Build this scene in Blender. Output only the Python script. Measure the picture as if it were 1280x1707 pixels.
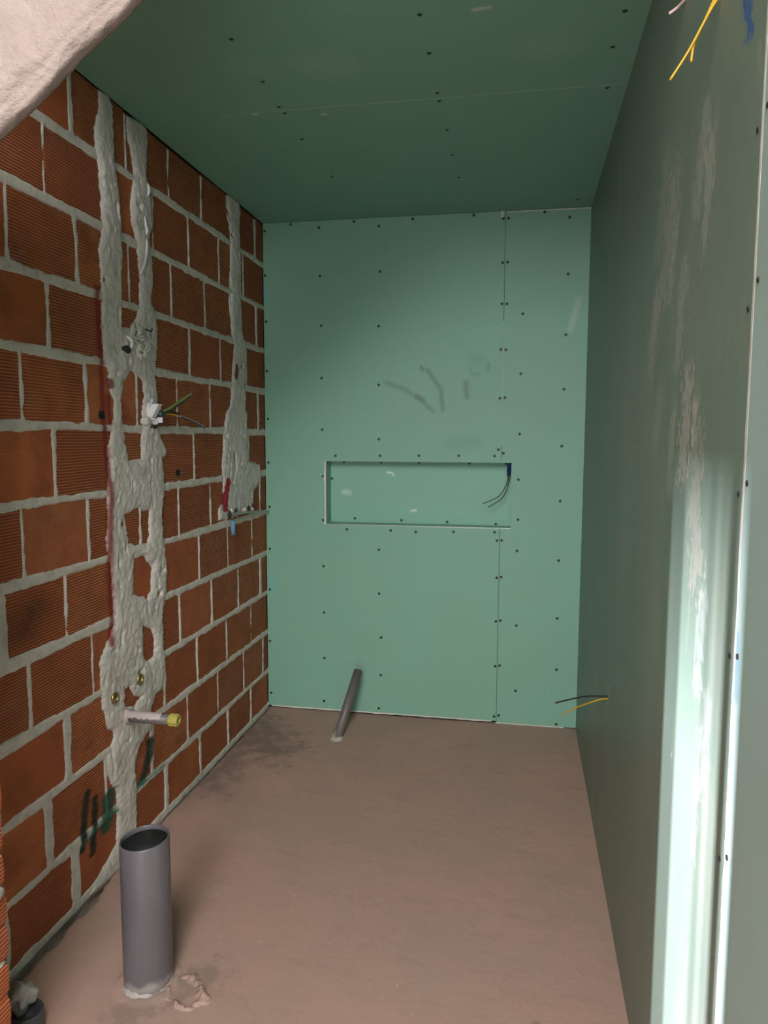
import bpy, math, random
import numpy as np
from mathutils import Vector, Matrix

# ------------------------------------------------------------------ clear
for o in list(bpy.data.objects):
    bpy.data.objects.remove(o)
S = bpy.context.scene
COL = S.collection
random.seed(5)

# ------------------------------------------------------------------ camera
CAMP = Vector((1.32937, -3.73295, 1.4584)); YAW, PITCH, ROLL = .1838, .09995, .00353
cy, sy, cp, sp = math.cos(YAW), math.sin(YAW), math.cos(PITCH), math.sin(PITCH)
fw = Vector((-sy*cp, cy*cp, -sp)); rt = Vector((cy, sy, 0)); up = rt.cross(fw)
r2 = math.cos(ROLL)*rt + math.sin(ROLL)*up; u2 = -math.sin(ROLL)*rt + math.cos(ROLL)*up
cam = bpy.data.cameras.new('camera'); cam.sensor_fit = 'HORIZONTAL'; cam.sensor_width = 36
cam.lens = 36*1240.63/1280; cam.clip_start = .02
co = bpy.data.objects.new('camera', cam); COL.objects.link(co)
co.matrix_world = Matrix(((r2.x, u2.x, -fw.x, CAMP.x), (r2.y, u2.y, -fw.y, CAMP.y), (r2.z, u2.z, -fw.z, CAMP.z), (0, 0, 0, 1)))
S.camera = co

# ------------------------------------------------------------------ world, lights, exposure
w = bpy.data.worlds.new('world'); S.world = w; w.use_nodes = True
w.node_tree.nodes['Background'].inputs[0].default_value = (.75, .86, 1, 1)
w.node_tree.nodes['Background'].inputs[1].default_value = .25
S.view_settings.view_transform = 'Standard'; S.view_settings.look = 'None'
S.view_settings.gamma = 1; S.view_settings.use_curve_mapping = False
S.view_settings.exposure = 0.30

def area(name, loc, direction, sx, sz, power, col):
    l = bpy.data.lights.new(name, 'AREA'); l.shape = 'RECTANGLE'; l.size = sx; l.size_y = sz
    l.energy = power; l.color = col
    o = bpy.data.objects.new(name, l); COL.objects.link(o); o.location = loc
    o.rotation_euler = Vector(direction).to_track_quat('-Z', 'Y').to_euler()
    return o
# daylight through the open entrance door behind the camera
area('daylight_entrance', (1.17, -6.12, 1.05), (-.1, 1, 0), .8, 1.9, 42, (.96, .98, 1))
# added unseen light above the entrance, lifts the far wall but not the ceiling
area('fill_high', (1.12, -6.12, 2.95), (-.1, 1, -.25), .9, .8, 82, (.97, .98, 1))
# added unseen overhead light above and behind the camera, brightens the floor
area('fill_overhead', (1.22, -4.45, 3.44), (-.25, .45, -1), .7, 1.7, 85, (1, .96, .93))
# two bright gaps of daylight seen through the narrow side opening of the hall
area('daylight_gap', (-2.3, -3.21, 1.4), (1, .2, 0), .022, .42, 300, (.9, .86, 1))
area('daylight_gap', (-2.3, -3.11, 1.4), (1, .2, 0), .022, .42, 540, (.9, .86, 1))

W, H = 1.62, 2.539

# ------------------------------------------------------------------ helpers
def link(o, parent=None):
    COL.objects.link(o)
    if parent is not None: o.parent = parent
    return o

def tag(o, label=None, cat=None, group=None, kind=None):
    if label: o['label'] = label
    if cat: o['category'] = cat
    if group: o['group'] = group
    if kind: o['kind'] = kind
    return o

def mesh_obj(name, verts, faces, mat, parent=None, smooth=False):
    me = bpy.data.meshes.new(name); me.from_pydata([tuple(map(float, v)) for v in verts], [], faces); me.update()
    if mat: me.materials.append(mat)
    if smooth:
        me.polygons.foreach_set('use_smooth', [True]*len(me.polygons))
    return link(bpy.data.objects.new(name, me), parent)

def np_mesh(name, V, Q, mat, parent=None, smooth=True):
    me = bpy.data.meshes.new(name)
    me.vertices.add(len(V)); me.vertices.foreach_set('co', np.ascontiguousarray(V, dtype=np.float32).ravel())
    n = len(Q); me.loops.add(n*4); me.polygons.add(n)
    me.loops.foreach_set('vertex_index', np.ascontiguousarray(Q, dtype=np.int32).ravel())
    me.polygons.foreach_set('loop_start', np.arange(0, n*4, 4, dtype=np.int32))
    me.polygons.foreach_set('loop_total', np.full(n, 4, dtype=np.int32))
    me.update(calc_edges=True); me.validate()
    me.polygons.foreach_set('use_smooth', np.full(n, smooth, dtype=bool))
    me.materials.append(mat)
    return link(bpy.data.objects.new(name, me), parent)

def empty(name, loc=(0, 0, 0)):
    o = bpy.data.objects.new(name, None); o.empty_display_size = .05; o.location = loc
    return link(o)

def box_data(x0, x1, y0, y1, z0, z1, V=None, Fc=None):
    V = [] if V is None else V; Fc = [] if Fc is None else Fc
    b = len(V)
    V += [(x0, y0, z0), (x1, y0, z0), (x1, y1, z0), (x0, y1, z0), (x0, y0, z1), (x1, y0, z1), (x1, y1, z1), (x0, y1, z1)]
    Fc += [(b+0, b+3, b+2, b+1), (b+4, b+5, b+6, b+7), (b+0, b+1, b+5, b+4), (b+1, b+2, b+6, b+5), (b+2, b+3, b+7, b+6), (b+3, b+0, b+4, b+7)]
    return V, Fc

def box(name, x0, x1, y0, y1, z0, z1, mat, parent=None):
    V, Fc = box_data(x0, x1, y0, y1, z0, z1)
    return mesh_obj(name, V, Fc, mat, parent)

def smooth_path(pts, n=6):
    P = [Vector(q) for q in pts]
    if len(P) < 3: return P
    out = []
    for i in range(len(P)-1):
        p0 = P[max(i-1, 0)]; p1 = P[i]; p2 = P[i+1]; p3 = P[min(i+2, len(P)-1)]
        for k in range(n):
            t = k/n
            out.append(.5*((2*p1) + (p2-p0)*t + (2*p0-5*p1+4*p2-p3)*t*t + (3*p1-p0-3*p2+p3)*t**3))
    out.append(P[-1]); return out

def tube(name, pts, r, mat, parent=None, sides=8, n=6, radii=None, cap=True):
    P = smooth_path(pts, n); V = []; Fc = []
    t = (P[1]-P[0]).normalized()
    a = t.orthogonal().normalized()
    for i, q in enumerate(P):
        t = (P[min(i+1, len(P)-1)]-P[max(i-1, 0)]).normalized()
        a = (a - t*a.dot(t)).normalized(); b = t.cross(a)
        rr = r if radii is None else r*np.interp(i/(len(P)-1), np.linspace(0, 1, len(radii)), radii)
        for k in range(sides):
            an = 2*math.pi*k/sides
            V.append(q + a*math.cos(an)*rr + b*math.sin(an)*rr)
    for i in range(len(P)-1):
        for k in range(sides):
            k2 = (k+1) % sides
            Fc.append((i*sides+k, i*sides+k2, (i+1)*sides+k2, (i+1)*sides+k))
    if cap:
        Fc.append(tuple(range(sides-1, -1, -1))); m = (len(P)-1)*sides; Fc.append(tuple(range(m, m+sides)))
    return mesh_obj(name, V, Fc, mat, parent, smooth=True)

def lathe(name, prof, mat, parent=None, sides=32, M=None, closed=False, smooth=True, warp=None):
    """prof: (radius, height) pairs round local Z, then matrix M"""
    V = []; Fc = []
    for r, z in prof:
        for k in range(sides):
            an = 2*math.pi*k/sides
            v = Vector((r*math.cos(an), r*math.sin(an), z))
            if warp: v = warp(v)
            V.append(M @ v if M else v)
    n = len(prof)
    for i in range(n if closed else n-1):
        j = (i+1) % n
        for k in range(sides):
            k2 = (k+1) % sides
            Fc.append((i*sides+k, i*sides+k2, j*sides+k2, j*sides+k))
    if not closed:
        if prof[0][0] > 1e-6: Fc.append(tuple(range(sides-1, -1, -1)))
        if prof[-1][0] > 1e-6: m = (n-1)*sides; Fc.append(tuple(range(m, m+sides)))
    return mesh_obj(name, V, Fc, mat, parent, smooth=smooth)

_tabs = {}
def vnoise(x, y, seed=0):
    if seed not in _tabs: _tabs[seed] = np.random.RandomState(seed).rand(256, 256)
    T = _tabs[seed]
    xi = np.floor(x).astype(int); yi = np.floor(y).astype(int)
    fx = x-xi; fy = y-yi; fx = fx*fx*(3-2*fx); fy = fy*fy*(3-2*fy)
    a = T[xi & 255, yi & 255]; b = T[(xi+1) & 255, yi & 255]; c = T[xi & 255, (yi+1) & 255]; d = T[(xi+1) & 255, (yi+1) & 255]
    return (a*(1-fx)+b*fx)*(1-fy)+(c*(1-fx)+d*fx)*fy*1.0
def fbm(x, y, seed=0, o=4):
    s = 0; a = .5; t = 0
    for i in range(o):
        s = s + a*(vnoise(x*2**i, y*2**i, seed+i)-.5); t += a; a *= .5
    return s/t*2     # about -1..1

def poly_sd(Y, Z, poly):
    """signed distance, positive inside"""
    P = np.array(poly); d = np.full(Y.shape, 1e9); ins = np.zeros(Y.shape, bool)
    for i in range(len(P)):
        a = P[i]; b = P[(i+1) % len(P)]; e = b-a; L2 = max(e@e, 1e-12)
        t = np.clip(((Y-a[0])*e[0]+(Z-a[1])*e[1])/L2, 0, 1)
        d = np.minimum(d, np.hypot(Y-a[0]-t*e[0], Z-a[1]-t*e[1]))
        if abs(e[1]) > 1e-9:
            c = ((a[1] > Z) != (b[1] > Z)) & (Y < (b[0]-a[0])*(Z-a[1])/(b[1]-a[1])+a[0]); ins ^= c
    return np.where(ins, d, -d)

# ------------------------------------------------------------------ node helpers
class NT:
    def __init__(s, name, group=False):
        s.mat = bpy.data.materials.new(name); s.mat.use_nodes = True
        s.t = s.mat.node_tree; s.b = s.t.nodes['Principled BSDF']
    def n(s, typ, ins=None, **kw):
        nd = s.t.nodes.new(typ)
        for k, v in kw.items(): setattr(nd, k, v)
        for k, v in (ins or {}).items():
            if isinstance(v, bpy.types.NodeSocket): s.t.links.new(v, nd.inputs[k])
            else: nd.inputs[k].default_value = v
        return nd
    def m(s, op, a, b=0.0, c=0.0, clamp=False):
        return s.n('ShaderNodeMath', {0: a, 1: b, 2: c}, operation=op, use_clamp=clamp).outputs[0]
    def v(s, op, a, b=(0, 0, 0), sc=1.0):
        nd = s.n('ShaderNodeVectorMath', {0: a, 1: b}, operation=op)
        if op == 'SCALE':
            if isinstance(sc, bpy.types.NodeSocket): s.t.links.new(sc, nd.inputs['Scale'])
            else: nd.inputs['Scale'].default_value = sc
        return nd.outputs['Value'] if op in ('LENGTH', 'DOT_PRODUCT', 'DISTANCE') else nd.outputs[0]
    def pos(s): return s.n('ShaderNodeNewGeometry').outputs['Position']
    def noise(s, vec, scale, detail=4, rough=.55, sc3=None):
        if sc3: vec = s.v('MULTIPLY', vec, sc3)
        return s.n('ShaderNodeTexNoise', {'Vector': vec, 'Scale': scale, 'Detail': detail, 'Roughness': rough}).outputs[0]
    def ramp(s, f, a, b):
        return s.n('ShaderNodeMapRange', {0: f, 1: a, 2: b, 3: 0.0, 4: 1.0}, clamp=True, interpolation_type='SMOOTHSTEP').outputs[0]
    def mix(s, f, a, b, mode='MIX'):
        nd = s.t.nodes.new('ShaderNodeMix'); nd.data_type = 'RGBA'; nd.blend_type = mode; nd.clamp_factor = True
        for i, v in ((0, f), (6, a), (7, b)):
            if isinstance(v, bpy.types.NodeSocket): s.t.links.new(v, nd.inputs[i])
            else: nd.inputs[i].default_value = v if i == 0 else (v if len(v) == 4 else (*v, 1))
        return nd.outputs[2]
    def out(s, col=None, rough=None, height=None, strength=.3, dist=.01, metal=None, spec=None):
        for k, v in (('Base Color', col), ('Roughness', rough), ('Metallic', metal), ('Specular IOR Level', spec)):
            if v is None: continue
            if isinstance(v, bpy.types.NodeSocket): s.t.links.new(v, s.b.inputs[k])
            else: s.b.inputs[k].default_value = (*v, 1) if k == 'Base Color' else v
        if height is not None:
            bp = s.n('ShaderNodeBump', {'Strength': strength, 'Distance': dist, 'Height': height})
            s.t.links.new(bp.outputs[0], s.b.inputs['Normal'])
        return s.mat
    def capsule(s, P, a, b):
        """distance from point socket P to segment a-b"""
        a = Vector(a); b = Vector(b); ba = b-a
        pa = s.v('SUBTRACT', P, tuple(a))
        h = s.m('DIVIDE', s.v('DOT_PRODUCT', pa, tuple(ba)), max(ba.dot(ba), 1e-9), clamp=True)
        return s.v('LENGTH', s.v('SUBTRACT', pa, s.v('SCALE', tuple(ba), sc=h)))
    def strokes(s, P, col, items, wob=None):
        """items: (pts, halfwidth, softness, colour, opacity, mode)"""
        for pts, hw, soft, c, op, mode in items:
            d = None
            for i in range(max(1, len(pts)-1)):
                q = s.capsule(P, pts[i], pts[min(i+1, len(pts)-1)])
                d = q if d is None else s.m('MINIMUM', d, q)
            if wob is not None: d = s.m('ADD', d, s.m('MULTIPLY', wob, hw))
            f = s.m('MULTIPLY', s.ramp(d, hw+soft, max(hw-soft, -.05)), op)
            col = s.mix(f, col, c, mode)
        return col

def flat(name, col, rough=.6, metal=0, bump=None, scale=200, var=.12):
    k = NT(name); P = k.pos(); nz = k.noise(P, scale, 3)
    c = k.mix(k.m('MULTIPLY', nz, var*2), col, tuple(x*.55 for x in col))
    return k.out(c, rough, nz if bump else None, bump or 0, .004, metal)

# marks painted or left on the brick wall, (x, y, z) on the wall plane
YS = .42      # marks are broader along the wall than they are high
def LW(*p): return [(0, a*YS, b) for a, b in p]
WALL_MARKS = [
    (LW((-1.543, 1.926), (-1.532, 1.719), (-1.528, 1.511), (-1.506, 1.258), (-1.522, 1.121), (-1.521, .86), (-1.534, .772)), .006, .005, (.21, .010, .010), .85, 'MIX'),
    (LW((-1.535, 1.532), (-1.535, 1.520)), .008, .002, (.006, .006, .006), .97, 'MIX'),
    (LW((-1.008, 1.323), (-1.006, 1.309)), .007, .002, (.004, .004, .004), 1., 'MIX'),
    (LW((-1.96, .93), (-1.91, .98)), .02, .055, (.02, .012, .006), .8, 'MIX'),
    (LW((-1.69, .34), (-1.715, .25), (-1.73, .164)), .0075, .004, (.004, .020, .012), .96, 'MIX'),
    (LW((-1.648, .30), (-1.66, .2), (-1.673, .125)), .0075, .004, (.004, .020, .012), .96, 'MIX'),
    (LW((-1.570, .279), (-1.575, .24), (-1.589, .165)), .015, .006, (.006, .075, .045), .92, 'MIX'),
    (LW((-1.728, .185), (-1.66, .195), (-1.537, .195)), .008, .006, (.03, .16, .10), .75, 'MIX'),
    (LW((-1.285, .345), (-1.30, .29), (-1.325, .25), (-1.36, .215)), .013, .008, (.004, .026, .016), .93, 'MIX'),
    (LW((-1.37, .21), (-1.20, .205)), .009, .008, (.05, .22, .14), .6, 'MIX'),
    (LW((-.526, 1.263), (-.545, 1.2), (-.56, 1.128)), .011, .003, (.30, .006, .022), .96, 'MIX'),
    (LW((-.395, 1.788), (-.405, 1.732)), .008, .003, (.2, .01, .03), .9, 'MIX'),
    (LW((-1.489, 1.64), (-1.482, 1.62)), .007, .004, (.16, .01, .02), .85, 'MIX'),
    (LW((-1.497, 1.59), (-1.49, 1.50)), .005, .004, (.22, .01, .02), .8, 'MIX'),
]

def wall_marks(k, P, col):
    F0 = k.v('MULTIPLY', P, (0, YS, 1))
    wob = k.m('SUBTRACT', k.noise(P, 45, 3), .5)
    return k.strokes(F0, col, WALL_MARKS, k.m('MULTIPLY', wob, 1.6))

def make_brick_mat(name, marks=True):
    k = NT(name); P = k.pos()
    rnd = k.n('ShaderNodeObjectInfo').outputs['Random']
    cr = k.n('ShaderNodeValToRGB', {0: rnd}); e = cr.color_ramp
    e.elements[0].position = 0; e.elements[0].color = (.31, .072, .022, 1)
    e.elements[1].position = 1; e.elements[1].color = (.39, .098, .028, 1)
    for pz, c in ((.25, (.43, .115, .034)), (.5, (.29, .066, .024)), (.72, (.46, .14, .045)), (.86, (.32, .10, .042))):
        q = e.elements.new(pz); q.color = (*c, 1)
    z = k.n('ShaderNodeSeparateXYZ', {0: P}).outputs[2]
    wz = k.m('ADD', z, k.m('MULTIPLY', k.noise(P, 3, 1), .012))
    rib = k.m('ADD', k.m('MULTIPLY', k.m('SINE', k.m('MULTIPLY', wz, 2*math.pi/.0088)), .5), .5)
    # some bricks lie with the plain face out
    plain = k.ramp(k.m('FRACT', k.m('MULTIPLY', rnd, 7.31)), .78, .80)
    ribm = k.n('ShaderNodeMix', {0: k.m('MULTIPLY', plain, .85), 2: rib, 3: .66}).outputs[0]
    blot = k.noise(P, 9, 4)
    col = k.mix(k.ramp(blot, .35, .75), cr.outputs[0], (.25, .062, .022))
    col = k.mix(k.m('MULTIPLY', k.ramp(ribm, .5, .1), .55), col, (.12, .028, .011))  # rib grooves darkened, their shade painted into the colour
    col = k.mix(k.m('MULTIPLY', k.ramp(ribm, .6, .95), .40), col, (.62, .22, .085))  # rib crests lightened, painted relief
    # dust of mortar in the grooves, in patches
    dust = k.m('MULTIPLY', k.ramp(k.noise(P, 7, 5, .65, (1, 1, 1.6)), .56, .72), k.ramp(ribm, .55, .85))
    col = k.mix(k.m('MULTIPLY', dust, .5), col, (.42, .30, .23))
    fl = k.ramp(k.noise(P, 60, 3, .6, (1, .35, 2.2)), .70, .78)
    col = k.mix(k.m('MULTIPLY', fl, .7), col, (.55, .46, .39))
    dab = k.ramp(k.noise(P, 20, 5, .7, (1, 1.5, 1)), .66, .76)
    col = k.mix(k.m('MULTIPLY', dab, .35), col, (.50, .40, .33))
    if marks: col = wall_marks(k, P, col)
    h = k.m('ADD', ribm, k.m('MULTIPLY', k.noise(P, 120, 3), .35))
    return k.out(col, .72, h, .75, .003, spec=.35)

def make_mortar_mat(name, base, marks=True, dark=(.20, .19, .175), scale=22):
    k = NT(name); P = k.pos()
    a = k.noise(P, scale, 6, .65)
    col = k.mix(k.ramp(a, .42, .75), base, tuple(x*.74 for x in base))
    sp = k.ramp(k.noise(P, 70, 4, .6), .67, .75)
    col = k.mix(k.m('MULTIPLY', sp, .5), col, dark)
    gr = k.ramp(k.noise(P, 14, 3, .5, (1, 2.2, .45)), .6, .75)
    col = k.mix(k.m('MULTIPLY', gr, .45), col, tuple(min(1, x*1.25) for x in base))
    pit = k.ramp(k.noise(P, 170, 3, .6, (1, 1, .7)), .66, .74)
    col = k.mix(k.m('MULTIPLY', pit, .45), col, tuple(x*.6 for x in dark))
    if marks: col = wall_marks(k, P, col)
    h = k.m('ADD', k.noise(P, 110, 6, .75), k.m('MULTIPLY', k.noise(P, 24, 3, .5, (1, 2.2, .5)), .7))
    return k.out(col, .85, h, .6, .0045, spec=.25)

MAT = {}
MAT['brick'] = make_brick_mat('hollow_clay_brick')
MAT['jamb_brick'] = make_brick_mat('jamb_clay_brick', False)
MAT['mortar'] = make_mortar_mat('joint_mortar', (.62, .565, .50))
MAT['chase'] = make_mortar_mat('chase_cement', (.62, .57, .515), scale=13)
def make_plaster():
    k = NT('rough_plaster'); P = k.pos()
    col = k.mix(k.ramp(k.noise(P, 6, 5, .6), .35, .7), (.385, .30, .265), (.34, .26, .23))
    col = k.mix(k.m('MULTIPLY', k.ramp(k.noise(P, 40, 4, .6), .6, .72), .4), col, (.28, .21, .18))
    return k.out(col, .85, k.noise(P, 22, 7, .65), .9, .016, spec=.25)
MAT['plaster'] = make_plaster()
MAT['lump'] = make_mortar_mat('lump_mortar', (.43, .40, .345), False)

GREEN = (.198, .392, .285)
def make_board_mat(name, strokes=None, dusty=0.0, rough=.55, axis='y', base=GREEN):
    k = NT(name); P = k.pos()
    a = k.noise(P, 1.6, 3); b = k.noise(P, 240, 2, .5, (1, 1, .5))
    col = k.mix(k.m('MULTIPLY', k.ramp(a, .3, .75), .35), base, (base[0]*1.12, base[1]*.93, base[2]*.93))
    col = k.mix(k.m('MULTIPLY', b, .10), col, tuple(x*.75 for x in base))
    if dusty:
        d1 = k.ramp(k.noise(P, 3.2, 5, .6, (1, 1, .35)), .46, .70)
        d2 = k.ramp(k.noise(P, 16, 4, .65, (1, 1.4, .30)), .60, .74)
        col = k.mix(k.m('MULTIPLY', d1, dusty*.55), col, (.26, .28, .225))
        col = k.mix(k.m('MULTIPLY', d2, dusty*.22), col, (.42, .40, .35))
    spots = k.ramp(k.noise(P, 26, 2, .5), .775, .80)
    col = k.mix(k.m('MULTIPLY', spots, .35), col, (.62, .68, .62))
    if strokes:
        wob = k.m('MULTIPLY', k.m('SUBTRACT', k.noise(P, 40, 3), .5), 1.6)
        if dusty >= 1: wob = k.m('MULTIPLY', k.m('SUBTRACT', k.noise(P, 75, 5, .65, (1, 1, .6)), .54), 11.0)
        col = k.strokes(P, col, strokes, wob)
    h = k.m('ADD', k.noise(P, 260, 3, .6), k.m('MULTIPLY', k.noise(P, 6, 2), 2.0))
    return k.out(col, rough, h, .12, .002, spec=.35)

def FW(*p): return [(a, 0, b) for a, b in p]
GR = (.085, .15, .115)
far_strokes = [
    (FW((.648, 1.732), (.735, 1.70), (.817, 1.651), (.88, 1.59)), .008, .016, GR, .55, 'MIX'),
    (FW((.80, 1.66), (.83, 1.645)), .012, .012, GR, .55, 'MIX'),
    (FW((.824, 1.807), (.83, 1.795)), .010, .010, GR, .6, 'MIX'),
    (FW((.855, 1.79), (.895, 1.735), (.922, 1.694), (.931, 1.60)), .009, .014, GR, .6, 'MIX'),
    (FW((1.045, 1.73), (1.05, 1.66)), .012, .016, GR, .55, 'MIX'),
    (FW((1.156, 1.82), (1.148, 1.785)), .007, .010, GR, .45, 'MIX'),
    (FW((1.062, 1.80), (1.075, 1.77), (1.11, 1.766)), .006, .010, GR, .35, 'MIX'),
    (FW((1.07, 1.85), (1.11, 1.84)), .02, .03, GR, .2, 'MIX'),
    (FW((.97, 1.42), (1.10, 1.44)), .03, .04, GR, .16, 'MIX'),
    (FW((.012, 2.218), (.011, 2.158)), .016, .004, (.16, .40, .42), .5, 'MIX'),
    (FW((.029, .706), (.028, .641)), .016, .004, (.16, .40, .42), .5, 'MIX'),
    (FW((1.263, .99), (1.263, .94)), .016, .003, (.22, .38, .31), .8, 'MIX'),
    (FW((1.247, 2.512), (1.247, 2.478)), .016, .003, (.21, .37, .29), .8, 'MIX'),
    (FW((1.575, 2.112), (1.538, 1.973)), .012, .012, (.42, .56, .49), .4, 'MIX'),
]
def CW(*p): return [(a, b, H) for a, b in p]
ceil_strokes = [
    (CW((1.183, -1.719), (1.221, -1.723)), .008, .006, (.62, .66, .6), .6, 'MIX'),
    (CW((.30, -1.2424), (1.60, -1.2424)), .0035, .004, (.36, .48, .41), .7, 'MIX'),
    (CW((.70, -1.52), (.76, -1.50)), .05, .06, (.34, .46, .38), .3, 'MIX'),
    (CW((1.33, -1.51), (1.42, -1.50)), .04, .06, (.36, .46, .38), .3, 'MIX'),
    (CW((.50, -1.55), (.54, -1.50)), .04, .06, (.34, .46, .38), .22, 'MIX'),
    (CW((.418, -1.233), (.425, -1.233)), .008, .005, (.6, .66, .6), .6, 'MIX'),
    (CW((.64, -1.19), (.65, -1.19)), .008, .005, (.6, .66, .6), .6, 'MIX'),
    (CW((.0, -.09), (.07, -.085)), .006, .005, (.5, .6, .52), .6, 'MIX'),
]
def RW(*p): return [(W, a, b) for a, b in p]
DU = (.50, .48, .42)
right_strokes = [
    (RW((-2.34, 2.00), (-2.31, 1.88)), .022, .02, DU, .3, 'MIX'),
    (RW((-2.385, 1.93), (-2.372, 1.80)), .020, .016, DU, .4, 'MIX'),
    (RW((-2.07, 1.96), (-2.0, 1.78)), .035, .03, DU, .30, 'MIX'),
    (RW((-1.98, 2.05), (-1.92, 1.90)), .03, .03, DU, .22, 'MIX'),
    (RW((-2.21, 1.76), (-2.19, 1.62)), .020, .016, DU, .34, 'MIX'),
    (RW((-2.12, 1.88), (-2.08, 1.76)), .014, .016, DU, .35, 'MIX'),
    (RW((-1.93, 1.76), (-1.87, 1.64)), .026, .02, (.50, .42, .38), .45, 'MIX'),
    (RW((-2.39, 1.45), (-2.385, 1.34), (-2.42, 1.24)), .030, .014, (.50, .43, .35), .32, 'MIX'),
    (RW((-2.30, 1.54), (-2.28, 1.42)), .028, .016, (.55, .50, .43), .5, 'MIX'),
    (RW((-2.36, 1.52), (-2.35, 1.47)), .014, .012, (.55, .50, .43), .5, 'MIX'),
    (RW((-2.17, 1.50), (-2.16, 1.38)), .018, .016, DU, .38, 'MIX'),
    (RW((-2.0, 1.53), (-1.97, 1.45)), .022, .02, DU, .25, 'MIX'),
    (RW((-2.48, 1.20), (-2.46, 1.06)), .016, .010, (.6, .62, .6), .2, 'MIX'),  # this and the next two: glints painted into the board colour
    (RW((-2.53, 1.04), (-2.52, .93)), .016, .010, (.6, .62, .62), .2, 'MIX'),
    (RW((-2.50, .90), (-2.49, .78)), .010, .010, (.6, .62, .62), .16, 'MIX'),
    (RW((-1.44, .99), (-1.43, .93)), .003, .004, (.25, .28, .22), .6, 'MIX'),
    (RW((-2.555, 2.07), (-2.592, 2.008)), .010, .005, (.02, .09, .30), .8, 'MIX'),
]
right_strokes_b = [
    (RW((-2.676, 1.19), (-2.682, 1.11)), .010, .006, (.10, .23, .42), .5, 'MIX'),
]
MAT['board_far'] = make_board_mat('moisture_board_far', far_strokes, .12)
MAT['board_niche'] = make_board_mat('moisture_board_niche', [
    ([(.635, .1, 1.276), (.66, .1, 1.274), (.667, .1, 1.262)], .005, .005, (.7, .8, .74), .7, 'MIX'),
    ([(.765, .1, 1.078), (.785, .1, 1.08)], .007, .006, (.7, .8, .74), .6, 'MIX'),
    ([(.40, .1, 1.17), (.43, .1, 1.168)], .012, .012, (.6, .72, .66), .5, 'MIX')], .05, base=(.215, .43, .325))
MAT['board_ceiling'] = make_board_mat('moisture_board_ceiling', ceil_strokes, .08)
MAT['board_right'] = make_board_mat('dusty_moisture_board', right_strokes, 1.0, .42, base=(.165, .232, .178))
MAT['board_right_lit'] = make_board_mat('dusty_moisture_board_lit', right_strokes_b, .5, .42, base=(.36, .51, .455))  # paler copy: brighter light past the seam put into its colour
MAT['gypsum'] = flat('gypsum_core', (.62, .60, .53), .8, bump=.3, scale=60)
MAT['screw'] = flat('black_screw', (.012, .012, .012), .5)
MAT['gap'] = flat('dark_cavity', (.03, .028, .025), .9)
MAT['hall'] = flat('hall_plaster', (.24, .225, .205), .85, bump=.2, scale=20)
MAT['pvc'] = None

def make_floor_mat():
    k = NT('cement_screed'); P = k.pos()
    a = k.noise(P, 2.2, 5, .6); b = k.noise(P, 14, 6, .65); c = k.noise(P, 150, 3)
    base = (.405, .248, .196)
    col = k.mix(k.ramp(a, .3, .7), base, (.35, .238, .19))
    col = k.mix(k.m('MULTIPLY', k.ramp(b, .55, .75), .35), col, (.26, .17, .132))
    col = k.mix(k.m('MULTIPLY', k.ramp(k.noise(P, 9, 4, .6, (1, 3, 1)), .62, .78), .3), col, (.40, .285, .235))
    # damp dark stains in the far left corner
    d = k.capsule(P, (.04, -.30, 0), (.22, -.52, 0)); d2 = k.capsule(P, (.05, -.2, 0), (.06, -.9, 0))
    st = k.m('MULTIPLY', k.ramp(k.m('ADD', k.m('MINIMUM', d, k.m('ADD', d2, .03)), k.m('MULTIPLY', k.m('SUBTRACT', b, .5), .75)), .22, -.02), .62)
    col = k.mix(st, col, (.105, .080, .066))
    sp = k.ramp(k.noise(P, 11, 1, .4, (.7, 1.6, 1)), .765, .79)
    col = k.mix(k.m('MULTIPLY', sp, .4), col, (.15, .10, .08))
    # damp crumbly mortar round the drain pipe
    e = k.capsule(P, (.37, -2.12, 0), (.52, -1.97, 0))
    cr = k.m('MULTIPLY', k.ramp(k.m('ADD', e, k.m('MULTIPLY', k.m('SUBTRACT', k.noise(P, 30, 4), .5), .25)), .07, .02), .5)
    col = k.mix(cr, col, (.20, .145, .115))
    tr = k.ramp(k.noise(P, 5, 6, .7, (1, 2.4, 1)), .52, .70)
    col = k.mix(k.m('MULTIPLY', tr, .28), col, (.23, .155, .125))
    wp = k.ramp(k.noise(P, 55, 1, .4), .80, .82)
    col = k.mix(k.m('MULTIPLY', wp, .7), col, (.55, .47, .42))
    h = k.m('ADD', k.m('MULTIPLY', k.noise(P, 35, 6, .7), 1.0), k.m('MULTIPLY', c, .35))
    return k.out(col, k.m('ADD', .52, k.m('MULTIPLY', a, .25)), h, .35, .004, spec=.4)
MAT['floor'] = make_floor_mat()

def make_pvc(name, base, zdust=None, rough=.38):
    k = NT(name); P = k.pos()
    n = k.noise(P, 5, 4, .6, (1, 1, .4)); col = k.mix(k.ramp(n, .35, .7), base, tuple(x*.82 for x in base))
    s = k.ramp(k.noise(P, 22, 5, .65, (1.3, 1.3, .45)), .62, .74)
    col = k.mix(k.m('MULTIPLY', s, .35), col, (.34, .32, .31))
    if zdust:
        z = k.n('ShaderNodeSeparateXYZ', {0: P}).outputs[2]
        zz = k.m('ADD', z, k.m('MULTIPLY', k.m('SUBTRACT', k.noise(P, 28, 4), .5), .05))
        col = k.mix(k.m('MULTIPLY', k.ramp(zz, zdust, zdust*.45), .75), col, (.42, .37, .35))
    return k.out(col, k.m('ADD', rough, k.m('MULTIPLY', s, .3)), k.noise(P, 60, 3), .05, .002)
MAT['pvc'] = make_pvc('grey_pvc', (.115, .103, .113), .045)
MAT['pvc2'] = make_pvc('dusty_grey_conduit', (.15, .125, .12), None, .45)
MAT['pvc3'] = make_pvc('dark_grey_pvc', (.07, .07, .075))
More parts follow.
